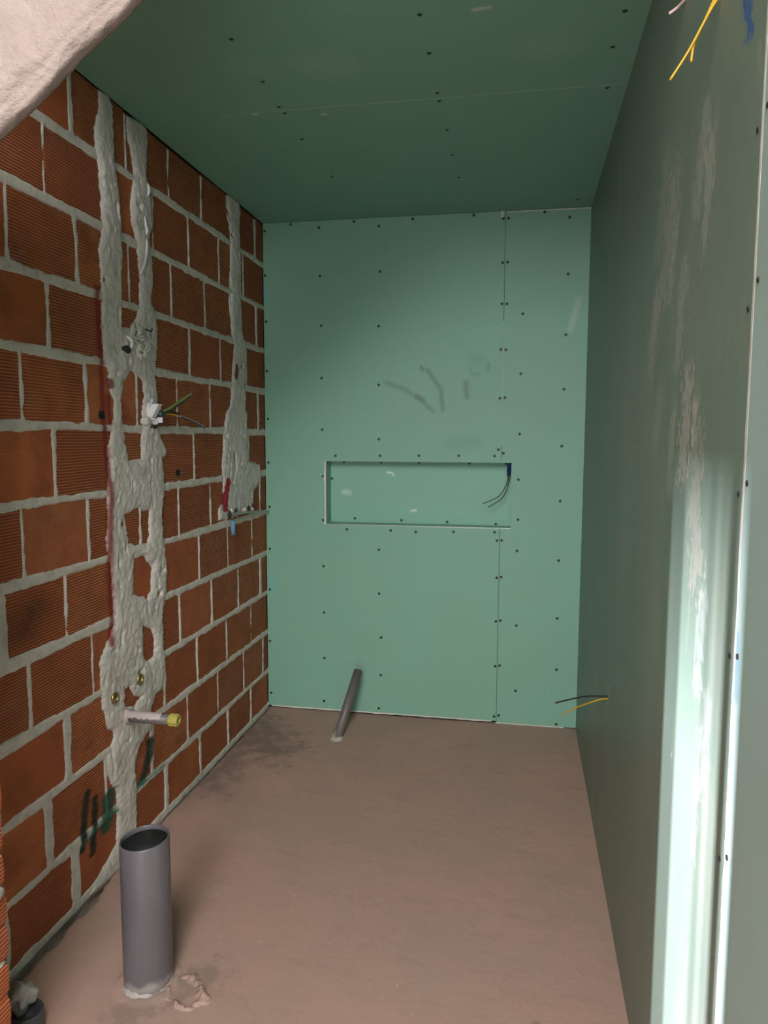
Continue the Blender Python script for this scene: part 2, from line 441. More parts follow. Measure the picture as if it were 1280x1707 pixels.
MAT['pvc_in_shade'] = flat('pvc_inside_shade', (.010, .010, .011), .6)  # shade inside the pipes painted as near-black
MAT['white'] = flat('white_plastic', (.72, .70, .70), .45)
MAT['offwhite'] = flat('dusty_white_plastic', (.47, .39, .37), .6, bump=.4, scale=80)
MAT['collar'] = flat('dried_cement_collar', (.40, .35, .33), .8, bump=.6, scale=70)
MAT['yellow'] = flat('yellow_plug', (.40, .34, .07), .5)
MAT['yellow_wire'] = flat('yellow_insulation', (.55, .30, .008), .4)
MAT['green_wire'] = flat('green_yellow_insulation', (.10, .13, .03), .45)
MAT['black_wire'] = flat('black_insulation', (.014, .015, .014), .4)
MAT['teal_wire'] = flat('dark_teal_insulation', (.02, .05, .045), .45)
MAT['grey_wire'] = flat('grey_insulation', (.16, .15, .14), .5)
MAT['blue'] = flat('blue_corrugated', (.012, .028, .12), .4)
MAT['lightblue'] = flat('light_blue_plastic', (.14, .30, .48), .45)
MAT['brass'] = flat('tarnished_brass', (.36, .27, .11), .35, .8)
MAT['steel'] = flat('galvanised_steel', (.45, .43, .41), .4, .7)
MAT['red_wire'] = flat('pinkish_wire', (.55, .38, .34), .5)

# ------------------------------------------------------------------ left wall
BEDS = [.010, .205, .418, .632, .848, 1.060, 1.272, 1.485, 1.693, 1.903, 2.120, 2.335, 2.545]   # bed joints from the floor up
ROWJ = {   # head joints of each course, bottom course first
    0: [-.258, -.557, -.861, -1.174, -1.48, -1.771, -2.08],
    1: [-.072, -.349, -.665, -.975, -1.276, -1.585, -1.887, -2.20],
    2: [-.242, -.558, -.870, -1.165, -1.475, -1.782, -2.09],
    3: [-.093, -.402, -.711, -1.025, -1.33, -1.636, -1.943, -2.25],
    4: [-.216, -.525, -.830, -1.14, -1.45, -1.763, -2.045, -2.35],
    5: [-.088, -.40, -.704, -1.009, -1.313, -1.635, -1.945, -2.25],
    6: [-.24, -.55, -.861, -1.17, -1.48, -1.793, -2.10],
    7: [-.097, -.39, -.690, -1.002, -1.31, -1.617, -1.922, -2.23],
    8: [-.26, -.57, -.880, -1.19, -1.49, -1.791, -2.10],
    9: [-.107, -.42, -.730, -1.031, -1.34, -1.646, -1.952, -2.26],
    10: [-.277, -.57, -.869, -1.162, -1.47, -1.786, -2.09],
    11: [-.116, -.43, -.739, -1.03, -1.34, -1.651, -1.96, -2.27],
}
THICK = {(2, -1.782): .019, (1, -1.887): .020, (0, -1.771): .026, (0, -1.174): .016, (1, -1.276): .016, (0, -.861): .012, (0, -.557): .012,
         (0, -.258): .009, (3, -.093): .015, (2, -1.165): .012, (4, -2.045): .02, (9, -.107): .012, (7, -.097): .014, (11, -.116): .013,
         (11, -1.651): .014, (9, -1.646): .011, (5, -1.635): .009, (6, -1.793): .009, (7, -1.617): .009, (10, -1.786): .003, (11, -1.03): .004, (10, -1.162): .003}
YN = -2.42      # near end of the brick wall

def build_wall_left():
    dg = .0058
    ys = np.arange(YN, .0001+dg, dg); zs = np.arange(-.16, 2.56, dg)
    Y, Z = np.meshgrid(ys, zs, indexing='ij')
    wob = .0040*fbm(Y*9, Z*9, 3) + .0045*fbm(Y*34, Z*60, 8, 3)
    sd = np.full(Y.shape, -1.0)
    for i, zb in enumerate(BEDS[:-1]):
        hw = .0145 + .0060*fbm(ys*3.6, ys*0+i*7.7, 20+i, 3)
        if i == 0: hw = .016 + 0*hw
        zc = zb + .004*fbm(ys*1.7, ys*0+3.3*i, 40+i, 2)
        b0, b1 = np.searchsorted(zs, (zb-.05, zb+.05))
        sd[:, b0:b1] = np.maximum(sd[:, b0:b1], hw[:, None]-np.abs(zs[None, b0:b1]-zc[:, None]))
    for i in range(12):
        r0, r1 = np.searchsorted(zs, (BEDS[i], BEDS[i+1])); zr = zs[r0:r1]
        for j in ROWJ[i]:
            hw = THICK.get((i, j), .0066) + .0058*fbm(zr*17, zr*0+j*13, 60+i, 3)
            a0, a1 = np.searchsorted(ys, (j-.06, j+.06))
            yc = j+.0075*fbm(zr*11, zr*0+j*5, 80, 3)
            sd[a0:a1, r0:r1] = np.maximum(sd[a0:a1, r0:r1], hw[None]-np.abs(ys[a0:a1, None]-yc[None]))
    # stray dabs
    dab = fbm(Y*5, Z*8, 90, 4)
    sd = sd+wob+.004*np.clip(dab-.25, 0, 1)
    X = np.clip(sd*1.1, -.007, .0032) + .0014*fbm(Y*30, Z*30, 5, 3)
    top = Z > (2.532+.010*fbm(ys*6, ys*0, 7, 3))[:, None]
    X = np.where(top, -.03, X)
    low = Z < (-.018+.006*fbm(ys*9, ys*0, 17, 2))[:, None]
    X = np.where(low, -.015-.01*fbm(Y*14, Z*14, 18, 3), X)
    X = np.where(low & (Y > -1.45), -.002, X)
    n, m = Y.shape
    V = np.stack([X, Y, Z], -1).reshape(-1, 3)
    idx = np.arange(n*m).reshape(n, m)
    Q = np.stack([idx[:-1, :-1], idx[1:, :-1], idx[1:, 1:], idx[:-1, 1:]], -1).reshape(-1, 4)
    o = np_mesh('wall_left', V, Q, MAT['mortar'])
    tag(o, 'left wall of ribbed red hollow bricks with pale mortar joints', 'wall', kind='structure')
    box('wall_core', -.20, -.065, YN, .19, -.2, 2.75, MAT['gap'], o)
    # shared brick mesh: a unit block with chamfered edges (front face at x = 0)
    b = .018; bz = .03
    V = []; Fc = []
    loops = [(-.06, 0), (-.0025, 0), (0, 1)]
    for x, ins in loops:
        for (u, v) in ((0, 0), (1, 0), (1, 1), (0, 1)):
            V.append((x, u+(b if u == 0 else -b)*ins, v+(bz if v == 0 else -bz)*ins))
    for l in range(2):
        for k in range(4):
            k2 = (k+1) % 4; Fc.append((l*4+k, l*4+k2, l*4+4+k2, l*4+4+k))
    Fc.append((8, 9, 10, 11)); Fc.append((3, 2, 1, 0))
    me = bpy.data.meshes.new('brick'); me.from_pydata(V, [], Fc); me.materials.append(MAT['brick']); me.update()
    rng = random.Random(11)
    for i in range(12):
        js = [0.0]+ROWJ[i]+[YN]
        for a, c in zip(js[1:], js[:-1]):
            if c-a < .03: continue
            q = bpy.data.objects.new('brick', me); link(q, o)
            z0 = BEDS[i]+.004; z1 = BEDS[i+1]-.004
            if i == 11: z1 = 2.534+rng.uniform(-.006, .004)
            q.location = (rng.uniform(-.001, .0012), a+.002, z0); q.scale = (1, c-a-.004, z1-z0)
            q.rotation_euler = (rng.uniform(-.004, .004), 0, rng.uniform(-.003, .003))
    return o
wall_left = build_wall_left()

CHASE_AB = [(-1.499, 2.533), (-1.499, 2.481), (-1.527, 2.402), (-1.53, 2.355), (-1.51, 2.294), (-1.505, 2.215), (-1.501, 2.108), (-1.522, 2.05), (-1.518, 1.888), (-1.524, 1.805), (-1.516, 1.704), (-1.49, 1.667), (-1.493, 1.626), (-1.46, 1.574), (-1.47, 1.518), (-1.496, 1.455), (-1.519, 1.423), (-1.508, 1.381), (-1.524, 1.23), (-1.519, 1.2), (-1.537, 1.131), (-1.539, 1.096), (-1.524, 1.058), (-1.511, .911), (-1.509, .823), (-1.559, .779), (-1.597, .732), (-1.599, .647), (-1.59, .572), (-1.562, .502), (-1.527, .468), (-1.528, .453), (-1.559, .423), (-1.587, .412), (-1.588, .363), (-1.556, .296), (-1.528, .262), (-1.525, .186), (-1.532, .076), (-1.644, .032), (-1.751, -.002), (-1.459, -.036), (-1.428, .013), (-1.399, .08), (-1.394, .228), (-1.403, .29), (-1.394, .312), (-1.366, .358), (-1.308, .379), (-1.248, .39), (-1.277, .456), (-1.238, .5), (-1.18, .506), (-1.157, .583), (-1.171, .671), (-1.165, .793), (-1.136, .87), (-1.122, .951), (-1.142, 1.037), (-1.154, 1.162), (-1.153, 1.18), (-1.124, 1.266), (-1.133, 1.371), (-1.098, 1.395), (-1.106, 1.417), (-1.147, 1.456), (-1.168, 1.495), (-1.162, 1.603), (-1.176, 1.678), (-1.159, 1.74), (-1.148, 1.85), (-1.163, 1.91), (-1.188, 1.948), (-1.17, 2.015), (-1.179, 2.097), (-1.198, 2.155), (-1.169, 2.205), (-1.167, 2.309), (-1.203, 2.359), (-1.199, 2.432), (-1.187, 2.487), (-1.189, 2.535), (-1.238, 2.547), (-1.331, 2.53), (-1.328, 2.454), (-1.303, 2.405), (-1.295, 2.349), (-1.319, 2.263), (-1.32, 2.184), (-1.287, 2.133), (-1.274, 2.076), (-1.271, 1.995), (-1.271, 1.923), (-1.307, 1.866), (-1.349, 1.824), (-1.396, 1.823), (-1.391, 1.91), (-1.38, 2.084), (-1.384, 2.139), (-1.389, 2.251), (-1.405, 2.33), (-1.413, 2.398), (-1.414, 2.446), (-1.409, 2.518), (-1.453, 2.553)]
HOLES = [[(-1.345, 1.687), (-1.298, 1.668), (-1.266, 1.642), (-1.26, 1.598), (-1.28, 1.538), (-1.293, 1.456), (-1.298, 1.382), (-1.38, 1.38), (-1.389, 1.421), (-1.402, 1.455), (-1.414, 1.52), (-1.415, 1.576), (-1.4, 1.632)], [(-1.418, 1.193), (-1.333, 1.206), (-1.248, 1.194), (-1.252, 1.128), (-1.264, 1.075), (-1.353, 1.073), (-1.397, 1.094)], [(-1.368, 1.037), (-1.292, 1.029), (-1.238, .983), (-1.247, .895), (-1.28, .869), (-1.375, .911)], [(-1.32, .783), (-1.264, .758), (-1.235, .712), (-1.242, .657), (-1.284, .638), (-1.322, .669)], [(-1.454, .592), (-1.426, .595), (-1.396, .55), (-1.356, .53), (-1.398, .514), (-1.453, .536)]]
CHASE_C = [(-.475, 2.545), (-.479, 2.461), (-.434, 2.382), (-.441, 2.214), (-.457, 2.171), (-.462, 2.077), (-.439, 1.938), (-.406, 1.875), (-.431, 1.795), (-.45, 1.698), (-.469, 1.602), (-.52, 1.562), (-.543, 1.505), (-.561, 1.41), (-.577, 1.354), (-.578, 1.333), (-.568, 1.257), (-.57, 1.219), (-.559, 1.161), (-.621, 1.139), (-.623, 1.091), (-.542, 1.077), (-.219, 1.096), (-.201, 1.13), (-.182, 1.192), (-.076, 1.228), (-.09, 1.316), (-.251, 1.345), (-.256, 1.407), (-.26, 1.509), (-.258, 1.57), (-.28, 1.609), (-.276, 1.71), (-.248, 1.813), (-.252, 1.893), (-.305, 1.957), (-.314, 2.103), (-.31, 2.201), (-.308, 2.243), (-.316, 2.413), (-.312, 2.51), (-.361, 2.581)]

def build_chase(name, poly, holes, seed, label, th=.011):
    dg = .0042; P = np.array(poly)
    ys = np.arange(P[:, 0].min()-.03, min(P[:, 0].max()+.03, -.003), dg); zs = np.arange(P[:, 1].min()-.03, min(P[:, 1].max()+.03, 2.535), dg)
    Y, Z = np.meshgrid(ys, zs, indexing='ij')
    sd = poly_sd(Y, Z, poly)
    for h in holes: sd = np.minimum(sd, -poly_sd(Y, Z, h))
    # ragged outline: lumps, and combing along the ribs of the bricks
    sd = sd + .006*fbm(Y*18, Z*14, seed, 4) + .0045*(vnoise(Y*22, Z*115, seed+9)-.5)*2 + .003*fbm(Y*60, Z*60, seed+5, 2)
    X = np.where(sd > 0, th*(1-np.exp(-np.maximum(sd, 0)/.011)), sd*1.2)
    lump = np.clip(sd/.02, 0, 1)
    X = X + lump*(.0050*fbm(Y*9, Z*6, seed+2, 5) + .0034*fbm(Y*80, Z*70, seed+3, 3))
    # gouges and pits
    pit = np.clip(vnoise(Y*38, Z*24, seed+12)-.80, 0, 1)*lump
    X = X - pit*.06
    n, m = Y.shape
    keep = X > -.0035
    c = keep[:-1, :-1] | keep[1:, :-1] | keep[1:, 1:] | keep[:-1, 1:]
    idx = np.arange(n*m).reshape(n, m)
    Q = np.stack([idx[:-1, :-1], idx[1:, :-1], idx[1:, 1:], idx[:-1, 1:]], -1)[c]
    used = np.unique(Q); rem = np.zeros(n*m, int); rem[used] = np.arange(len(used))
    V = np.stack([X, Y, Z], -1).reshape(-1, 3)[used]
    V[:, 0] = np.maximum(V[:, 0], -.006)
    o = np_mesh(name, V, rem[Q], MAT['chase'], wall_left)
    o['label'] = label
    return o
build_chase('cement_patch', CHASE_AB, HOLES, 100, 'twin vertical chases filled with lumpy grey cement')
build_chase('cement_patch', CHASE_C, [], 140, 'single vertical chase filled with pale grey cement near the corner')

# ------------------------------------------------------------------ floor (screed) with a broken edge by the brick wall
def build_floor():
    dg = .0105
    xs = np.linspace(-.012, W+.006, 156); ys = np.arange(YN-.08, dg, dg)
    X, Y = np.meshgrid(xs, ys, indexing='ij')
    Z = .0022*fbm(X*4, Y*4, 200, 3) + .0010*fbm(X*22, Y*22, 203, 4)
    edge = .032+.016*fbm(Y*7, Y*0, 210, 4)
    near = np.clip((-1.52-Y)/.25, 0, 1)
    gap = np.clip((edge*near*1.25-X)/.012, 0, 1)
    Z = Z-gap*.11
    small = np.clip((.012+.006*fbm(Y*12, Y*0, 215, 3)-X)/.008, 0, 1)*(1-near)
    Z = Z-small*.012
    # crumbled collar and ridge beside the drain pipe
    d = np.hypot(X-.372, Y+2.015)
    col = np.exp(-((d-.070)/.012)**2)*.008*(1+fbm(X*40, Y*40, 220, 3))
    r1 = np.exp(-((np.hypot((X-.475)/1.0, (Y+2.035)/1.15)-.062)/.013)**2)*.015*np.clip(.6+1.1*fbm(X*32, Y*32, 225, 4), 0, 2)
    Z = Z+col+0*r1
    # a few crumbs and trowel ripples
    Z = Z + .004*np.clip(fbm(X*30, Y*30, 230, 3)-.62, 0, 1)*6*np.clip(1.2-X, 0, 1)
    n, m = X.shape; idx = np.arange(n*m).reshape(n, m)
    Q = np.stack([idx[:-1, :-1], idx[1:, :-1], idx[1:, 1:], idx[:-1, 1:]], -1).reshape(-1, 4)
    o = np_mesh('floor', np.stack([X, Y, Z], -1).reshape(-1, 3), Q, MAT['floor'])
    return tag(o, 'bare pinkish brown cement screed floor with damp stains', 'floor', kind='structure')
floor = build_floor()
def spill():
    # broken ring of dried mortar on the screed beside the drain pipe
    dg = .0032; ys = np.arange(-2.15, -1.91, dg); xs = np.arange(.39, .60, dg)
    X, Y = np.meshgrid(xs, ys, indexing='ij')
    wx = X+.018*fbm(X*14, Y*14, 401, 3); wy = Y+.018*fbm(X*14, Y*14, 411, 3)
    u = (wx-.487)*.80-(wy+2.03)*.60; v = (wx-.487)*.60+(wy+2.03)*.80
    d = np.abs(np.hypot(u/.062, v/.040)-1)*.045
    Z = .013*np.exp(-(d/.010)**2)*np.clip(.75+1.3*fbm(X*26, Y*26, 421, 4), 0, 2) + .006*fbm(X*70, Y*70, 431, 3)*np.exp(-(d/.022)**2) + .004*np.exp(-(d/.03)**2) - .0035
    n, m = X.shape; idx = np.arange(n*m).reshape(n, m); keep = Z > -.002
    c = keep[:-1, :-1] | keep[1:, :-1] | keep[1:, 1:] | keep[:-1, 1:]
    Q = np.stack([idx[:-1, :-1], idx[1:, :-1], idx[1:, 1:], idx[:-1, 1:]], -1)[c]
    used = np.unique(Q); rem = np.zeros(n*m, int); rem[used] = np.arange(len(used))
    o = np_mesh('mortar_spill', np.stack([X, Y, Z], -1).reshape(-1, 3)[used], rem[Q], MAT['floor'], floor)
    o['label'] = 'broken ring of dried mortar'
spill()
hf = box('floor_hall', -2.6, W+.1, -6.2, YN-.08, -.1, 0, MAT['floor'])
tag(hf, 'cement screed floor of the hall outside the bare room', 'floor', kind='structure')

# ------------------------------------------------------------------ boards
def cells_board(name, us, vs, filled, place, t, mat, parent):
    """board from a grid of rectangles; place(u, v, depth) -> xyz; only outer faces"""
    V = {}; VL = []; Fc = []
    def vid(i, j, k):
        if (i, j, k) not in V:
            V[(i, j, k)] = len(VL); VL.append(place(us[i], vs[j], k*t))
        return V[(i, j, k)]
    nu, nv = len(us)-1, len(vs)-1
    F_ = lambda i, j: 0 <= i < nu and 0 <= j < nv and filled(i, j)
    for i in range(nu):
        for j in range(nv):
            if not F_(i, j): continue
            Fc.append((vid(i, j, 0), vid(i+1, j, 0), vid(i+1, j+1, 0), vid(i, j+1, 0)))
            Fc.append((vid(i, j+1, 1), vid(i+1, j+1, 1), vid(i+1, j, 1), vid(i, j, 1)))
            if not F_(i-1, j): Fc.append((vid(i, j, 0), vid(i, j+1, 0), vid(i, j+1, 1), vid(i, j, 1)))
            if not F_(i+1, j): Fc.append((vid(i+1, j, 0), vid(i+1, j, 1), vid(i+1, j+1, 1), vid(i+1, j+1, 0)))
            if not F_(i, j-1): Fc.append((vid(i, j, 0), vid(i, j, 1), vid(i+1, j, 1), vid(i+1, j, 0)))
            if not F_(i, j+1): Fc.append((vid(i, j+1, 0), vid(i+1, j+1, 0), vid(i+1, j+1, 1), vid(i, j+1, 1)))
    return mesh_obj(name, VL, Fc, mat, parent)

NX0, NX1, NZ0, NZ1 = .330, 1.275, 1.010, 1.335; SEAM = 1.2235; T = .0125; ND = .10
wall_far = box('wall_far', -.05, W+.05, .135, .19, -.1, H+.1, MAT['gap'])
tag(wall_far, 'far wall of green moisture resistant plasterboard with a shallow niche', 'wall', kind='structure')
pf = lambda u, v, d: (u, d, v)
bl = cells_board('plasterboard', [.003, NX0, SEAM-.0011], [.014, NZ0, NZ1, H-.0006], lambda i, j: not (i == 1 and j == 1), pf, T, MAT['board_far'], wall_far)
bl['label'] = 'wide green board with a niche cut into it'
br = cells_board('plasterboard', [SEAM+.0011, NX1, W], [.006, NZ0, NZ1, H-.0006], lambda i, j: not (i == 0 and j == 1), pf, T, MAT['board_far'], wall_far)
br['label'] = 'narrow green board beside the vertical seam'
box('seam_backing', SEAM-.02, SEAM+.02, T, T+.03, NZ1+.03, H-.004, MAT['gap'], wall_far)
box('seam_backing', SEAM-.02, SEAM+.02, T, T+.03, .006, NZ0-.03, MAT['gap'], wall_far)
nb = box('niche_back', NX0-.02, NX1+.02, ND, ND+T, NZ0-.02, NZ1+.02, MAT['board_niche'], wall_far)
box('niche_side', NX0-T, NX0, T, ND, NZ0-.01, NZ1+.01, MAT['board_niche'], wall_far)
box('niche_side', NX1, NX1+T, T, ND, NZ0-.01, NZ1+.01, MAT['board_niche'], wall_far)
box('niche_sill', NX0, NX1, T, ND, NZ0-T, NZ0, MAT['board_niche'], wall_far)
box('niche_head', NX0, NX1, T, ND, NZ1, NZ1+T, MAT['board_niche'], wall_far)

def ragged_strip(name, p0, p1, width, depth, axis_w, mat, parent, seed, n=40, off=(0, 0, 0)):
    """thin strip of bare gypsum with an uneven outer edge, running p0 -> p1, widening along axis_w, front towards -Y or -X"""
    p0 = Vector(p0); p1 = Vector(p1); a = Vector(axis_w); V = []; Fc = []; o = Vector(depth)
    r = np.random.RandomState(seed); wv = width*(.35+.65*np.convolve(r.rand(n+4), np.ones(4)/4, 'valid')[:n+1])
    for i in range(n+1):
        q = p0.lerp(p1, i/n); e = a*float(wv[i])
        V += [q, q+e, q+o, q+e+o]
    for i in range(n):
        b = i*4
        Fc += [(b+2, b+6, b+7, b+3), (b, b+2+0, b+6, b+4), (b+1, b+5, b+7, b+3)]
    return mesh_obj(name, V, Fc, mat, parent)
# bare gypsum where the boards were cut
ragged_strip('cut_edge', (NX0, .001, NZ0-.003), (NX0, .001, NZ1), .014, (0, -.004, 0), (-1, 0, 0), MAT['gypsum'], wall_far, 3)
ragged_strip('cut_edge', (NX0, .001, NZ0), (NX1, .001, NZ0), .005, (0, -.0012, 0), (0, 0, -1), MAT['steel'], wall_far, 4, 80)
ragged_strip('cut_edge', (SEAM+.004, .001, H-.003), (W, .001, H-.003), .006, (0, -.0015, 0), (0, 0, -1), MAT['gypsum'], wall_far, 5, 60)
ragged_strip('cut_edge', (.02, .001, .0145), (1.2, .001, .0145), .010, (0, -.0015, 0), (0, 0, -1), MAT['gypsum'], wall_far, 6, 120)
ragged_strip('cut_edge', (1.22, .001, .0065), (1.56, .001, .0065), .007, (0, -.0015, 0), (0, 0, -1), MAT['gypsum'], wall_far, 7, 60)
ragged_strip('cut_edge', (SEAM-.0005, .0006, 1.42), (SEAM-.0005, .0006, 2.02), .0022, (0, -.0008, 0), (1, 0, 0), MAT['gypsum'], wall_far, 8, 60)
# bit of joint tape hanging down at the head of the seam
box('paper_tab', SEAM-.022, SEAM-.010, -.002, 0, H-.03, H, MAT['gypsum'], wall_far)

# screw heads: a shallow dished disc, axis along local Z
def screw_mesh(mat):
    V = []; Fc = []
    for r, z in ((.0072, 0), (.0062, .0012), (.0024, .0006)):
        for k in range(8):
            an = math.pi*k/4; V.append((r*math.cos(an), r*math.sin(an), z))
    for l in range(2):
        for k in range(8): Fc.append((l*8+k, l*8+(k+1) % 8, l*8+8+(k+1) % 8, l*8+8+k))
    Fc.append(tuple(range(16, 24)))
    me = bpy.data.meshes.new('screw'); me.from_pydata(V, [], Fc); me.materials.append(mat); me.update(); return me
SCR = screw_mesh(MAT['screw'])
def screw(loc, rot, parent, sc=1.0):
    o = bpy.data.objects.new('screw', SCR); link(o, parent); o.location = loc; o.rotation_euler = rot; o.scale = (sc, sc, 1)
FAR_SCREWS = [(.012, 2.501), (.15, 2.527), (.298, 2.505), (.478, 2.526), (.604, 2.498), (.773, 2.525), (1.071, 2.527), (1.213, 2.505), (1.237, 2.505), (1.406, 2.526), (1.522, 2.496), (.012, 2.281), (.302, 2.269), (.611, 2.279), (1.213, 2.299), (1.237, 2.3), (1.522, 2.235), (.014, 2.049), (.307, 2.021), (.605, 2.012), (1.213, 2.105), (1.237, 2.104), (1.314, 2.055), (1.519, 1.951), (.016, 1.798), (.308, 1.759), (.606, 1.722), (1.212, 1.887), (1.236, 1.885), (1.311, 1.769), (1.212, 1.651), (1.236, 1.654), (1.517, 1.693), (.018, 1.552), (.31, 1.497), (.607, 1.449), (1.209, 1.4), (1.234, 1.382), (1.311, 1.477), (1.514, 1.419), (.018, 1.325), (.313, 1.256), (.38, 1.363), (.614, 1.365), (.813, 1.367), (1.014, 1.368), (1.191, 1.368), (.021, 1.092), (.02, .868), (.017, .648), (.014, .368), (.018, .081), (.313, 1.028), (.44, .983), (.671, .983), (.8, .979), (.992, .984), (1.198, .988), (1.211, .946), (1.234, .948), (1.312, 1.054), (1.31, 1.253), (1.514, 1.15), (1.311, .897), (1.514, .855), (.609, .881), (.314, .785), (.611, .651), (1.213, .757), (1.235, .762), (.315, .537), (.623, .419), (1.213, .534), (1.235, .539), (1.315, .517), (1.515, .564), (.316, .291), (.621, .217), (1.213, .301), (1.236, .306), (1.518, .302), (1.318, .179), (.313, .056), (.611, .037), (1.213, .037), (1.236, .044), (1.524, .019)]
for x, z in FAR_SCREWS: screw((x, -.0002, z), (math.pi/2, 0, 0), wall_far)
for x, z in ((.40, 1.330), (.60, 1.3295), (.80, 1.3295), (1.06, 1.328), (1.245, 1.328), (.46, 1.030), (.71, 1.026), (.95, 1.022), (1.20, 1.018), (.336, 1.24)):
    screw((x, ND-.0002, z), (math.pi/2, 0, 0), wall_far)

# ceiling
ceiling = box('ceiling', -.19, W+.1, YN-.02, .19, H+T, H+T+.02, MAT['gap'])
tag(ceiling, 'low green plasterboard ceiling with a cross joint', 'ceiling', kind='structure')
pc = lambda u, v, d: (u, v, H+d)
c1 = cells_board('plasterboard', [.0025, W], [-1.242, -.002], lambda i, j: True, lambda u, v, d: (u, v, H+d), T, MAT['board_ceiling'], ceiling)
c2 = cells_board('plasterboard', [.0025, W], [YN-.02, -1.2428], lambda i, j: True, lambda u, v, d: (u, v, H+d), T, MAT['board_ceiling'], ceiling)
for x, y in [(.522, -1.695), (.523, -1.446), (.519, -1.222), (.515, -1.271), (.512, -1.0), (1.044, -1.722), (1.044, -1.526), (1.039, -1.278), (1.039, -1.222), (1.041, -.99), (1.56, -1.646), (1.55, -1.47), (1.562, -1.222), (1.038, -.752), (1.55, -.12), (1.04, -.5), (.52, -.6)]:
    screw((x, y, H+.0002), (math.pi, 0, 0), ceiling)

# right wall
wall_right = box('wall_right', W+T, W+.1, -6.2, .135, -.1, 3.45, MAT['gap'])
tag(wall_right, 'right wall of dusty green plasterboard with smears and a taped vertical joint', 'wall', kind='structure')
pr = lambda u, v, d: (W+d, u, v)
def rev(name, u0, u1, v0, v1, x, mat):
    return box(name, x, W+T, u0, u1, v0, v1, mat, wall_right)
SL0, SL1 = .585, .655     # slot cut for cables at y -1.27
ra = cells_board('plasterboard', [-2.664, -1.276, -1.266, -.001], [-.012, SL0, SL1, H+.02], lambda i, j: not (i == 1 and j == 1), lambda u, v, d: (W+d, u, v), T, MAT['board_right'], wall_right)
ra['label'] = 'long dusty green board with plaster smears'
rev('plasterboard', -6.2, -2.674, -.012, 3.44, W, MAT['board_right_lit'])
ragged_strip('joint_edge', (W+.001, -2.6735, .004), (W+.001, -2.6735, 2.6), .012, (-.0012, 0, 0), (0, 1, 0), MAT['gypsum'], wall_right, 12, 160)
for y, z in [(-2.690, 1.872), (-2.652, 1.857), (-2.688, 1.66), (-2.651, 1.63), (-2.686, 1.40), (-2.650, 1.383), (-2.683, 1.166), (-2.647, 1.156), (-2.683, .88), (-2.648, .858), (-2.683, .6), (-2.647, .585)]:
    screw((W-.0004, y, z), (0, -math.pi/2, 0), wall_right, .62)

# ------------------------------------------------------------------ doorway: brick jamb stub, stair flight, hall shell
jamb = box('wall_jamb', -.02, .262, -2.497, YN+.002, -.1, 1.90, MAT['lump'])
tag(jamb, 'narrow brick jamb at the left edge of the doorway', 'wall', kind='structure')
def jamb_bricks():
    V, Fc = box_data(-.02, 1, 0, 1, 0, 1)
    V = []; Fc = []
    # end of a hollow brick: face with two shallow flutes
    prof = [(0, 0), (.0045, .06), (.0065, .22), (.0045, .42), (-.002, .50), (.0045, .58), (.0065, .78), (.0045, .94), (0, 1)]
    for x, z in prof:
        V += [(x, -.002, z), (x, 1.0, z)]
    n = len(prof)
    for i in range(n-1): Fc.append((2*i, 2*i+1, 2*i+3, 2*i+2))
    V += [(-.28, -.002, 0), (-.28, 1., 0), (-.28, -.002, 1), (-.28, 1., 1)]
    b = 2*n
    Fc += [(b, b+1, 1, 0), (2*n-2, 2*n-1, b+3, b+2), (b, b+2, b+3, b+1)]
    Fc.append(tuple([b]+[2*i for i in range(n)]+[b+2])); Fc.append(tuple([b+3]+[2*i+1 for i in range(n-1, -1, -1)]+[b+1]))
    me = bpy.data.meshes.new('brick'); me.from_pydata(V, [], Fc); me.materials.append(MAT['jamb_brick']); me.update()
    z = .505-.1615*4; i = 0
    while z < 1.88:
        o = bpy.data.objects.new('brick', me); link(o, jamb)
        o.location = (.264+(.003 if i % 2 else 0), -2.499, z+.006); o.scale = (1, .084, .150)
        z += .1615 if i == -1 else .1615; i += 1
jamb_bricks()
def blob(name, loc, r, mat, parent, seed, amp=.35, sub=16, flat_=(1, 1, 1)):
    rs = np.random.RandomState(seed); V = []; Fc = []; ph = rs.rand(6)*6.3
    nu, nv = sub, sub//2
    V.append((0, 0, -1))
    for j in range(1, nv):
        for i in range(nu):
            th = math.pi*j/nv; p_ = 2*math.pi*i/nu
            V.append((math.sin(th)*math.cos(p_), math.sin(th)*math.sin(p_), -math.cos(th)))
    V.append((0, 0, 1)); m = len(V)-1
    out = []
    for v in V:
        s = 1+amp*.5*(math.sin(3*v[0]+ph[0])*math.sin(4*v[1]+ph[1])+math.sin(5*v[2]+ph[2])*math.sin(6*v[0]+ph[3])*.6)+amp*.25*(rs.rand()-.5)
        out.append((loc[0]+v[0]*r*s*flat_[0], loc[1]+v[1]*r*s*flat_[1], loc[2]+v[2]*r*s*flat_[2]))
    for i in range(nu): Fc.append((0, 1+(i+1) % nu, 1+i)); Fc.append((m, m-nu+i, m-nu+(i+1) % nu))
    for j in range(nv-2):
        for i in range(nu):
            a = 1+j*nu+i; b = 1+j*nu+(i+1) % nu; Fc.append((a, b, b+nu, a+nu))
    return mesh_obj(name, out, Fc, mat, parent, smooth=True)
blob('mortar_joint', (.262, -2.44, .502), .022, MAT['lump'], jamb, 2, .4, 14, (.8, 1.2, .75))
blob('mortar_joint', (.258, -2.43, .342), .014, MAT['lump'], jamb, 3, .4, 12, (.8, 1.2, .6))

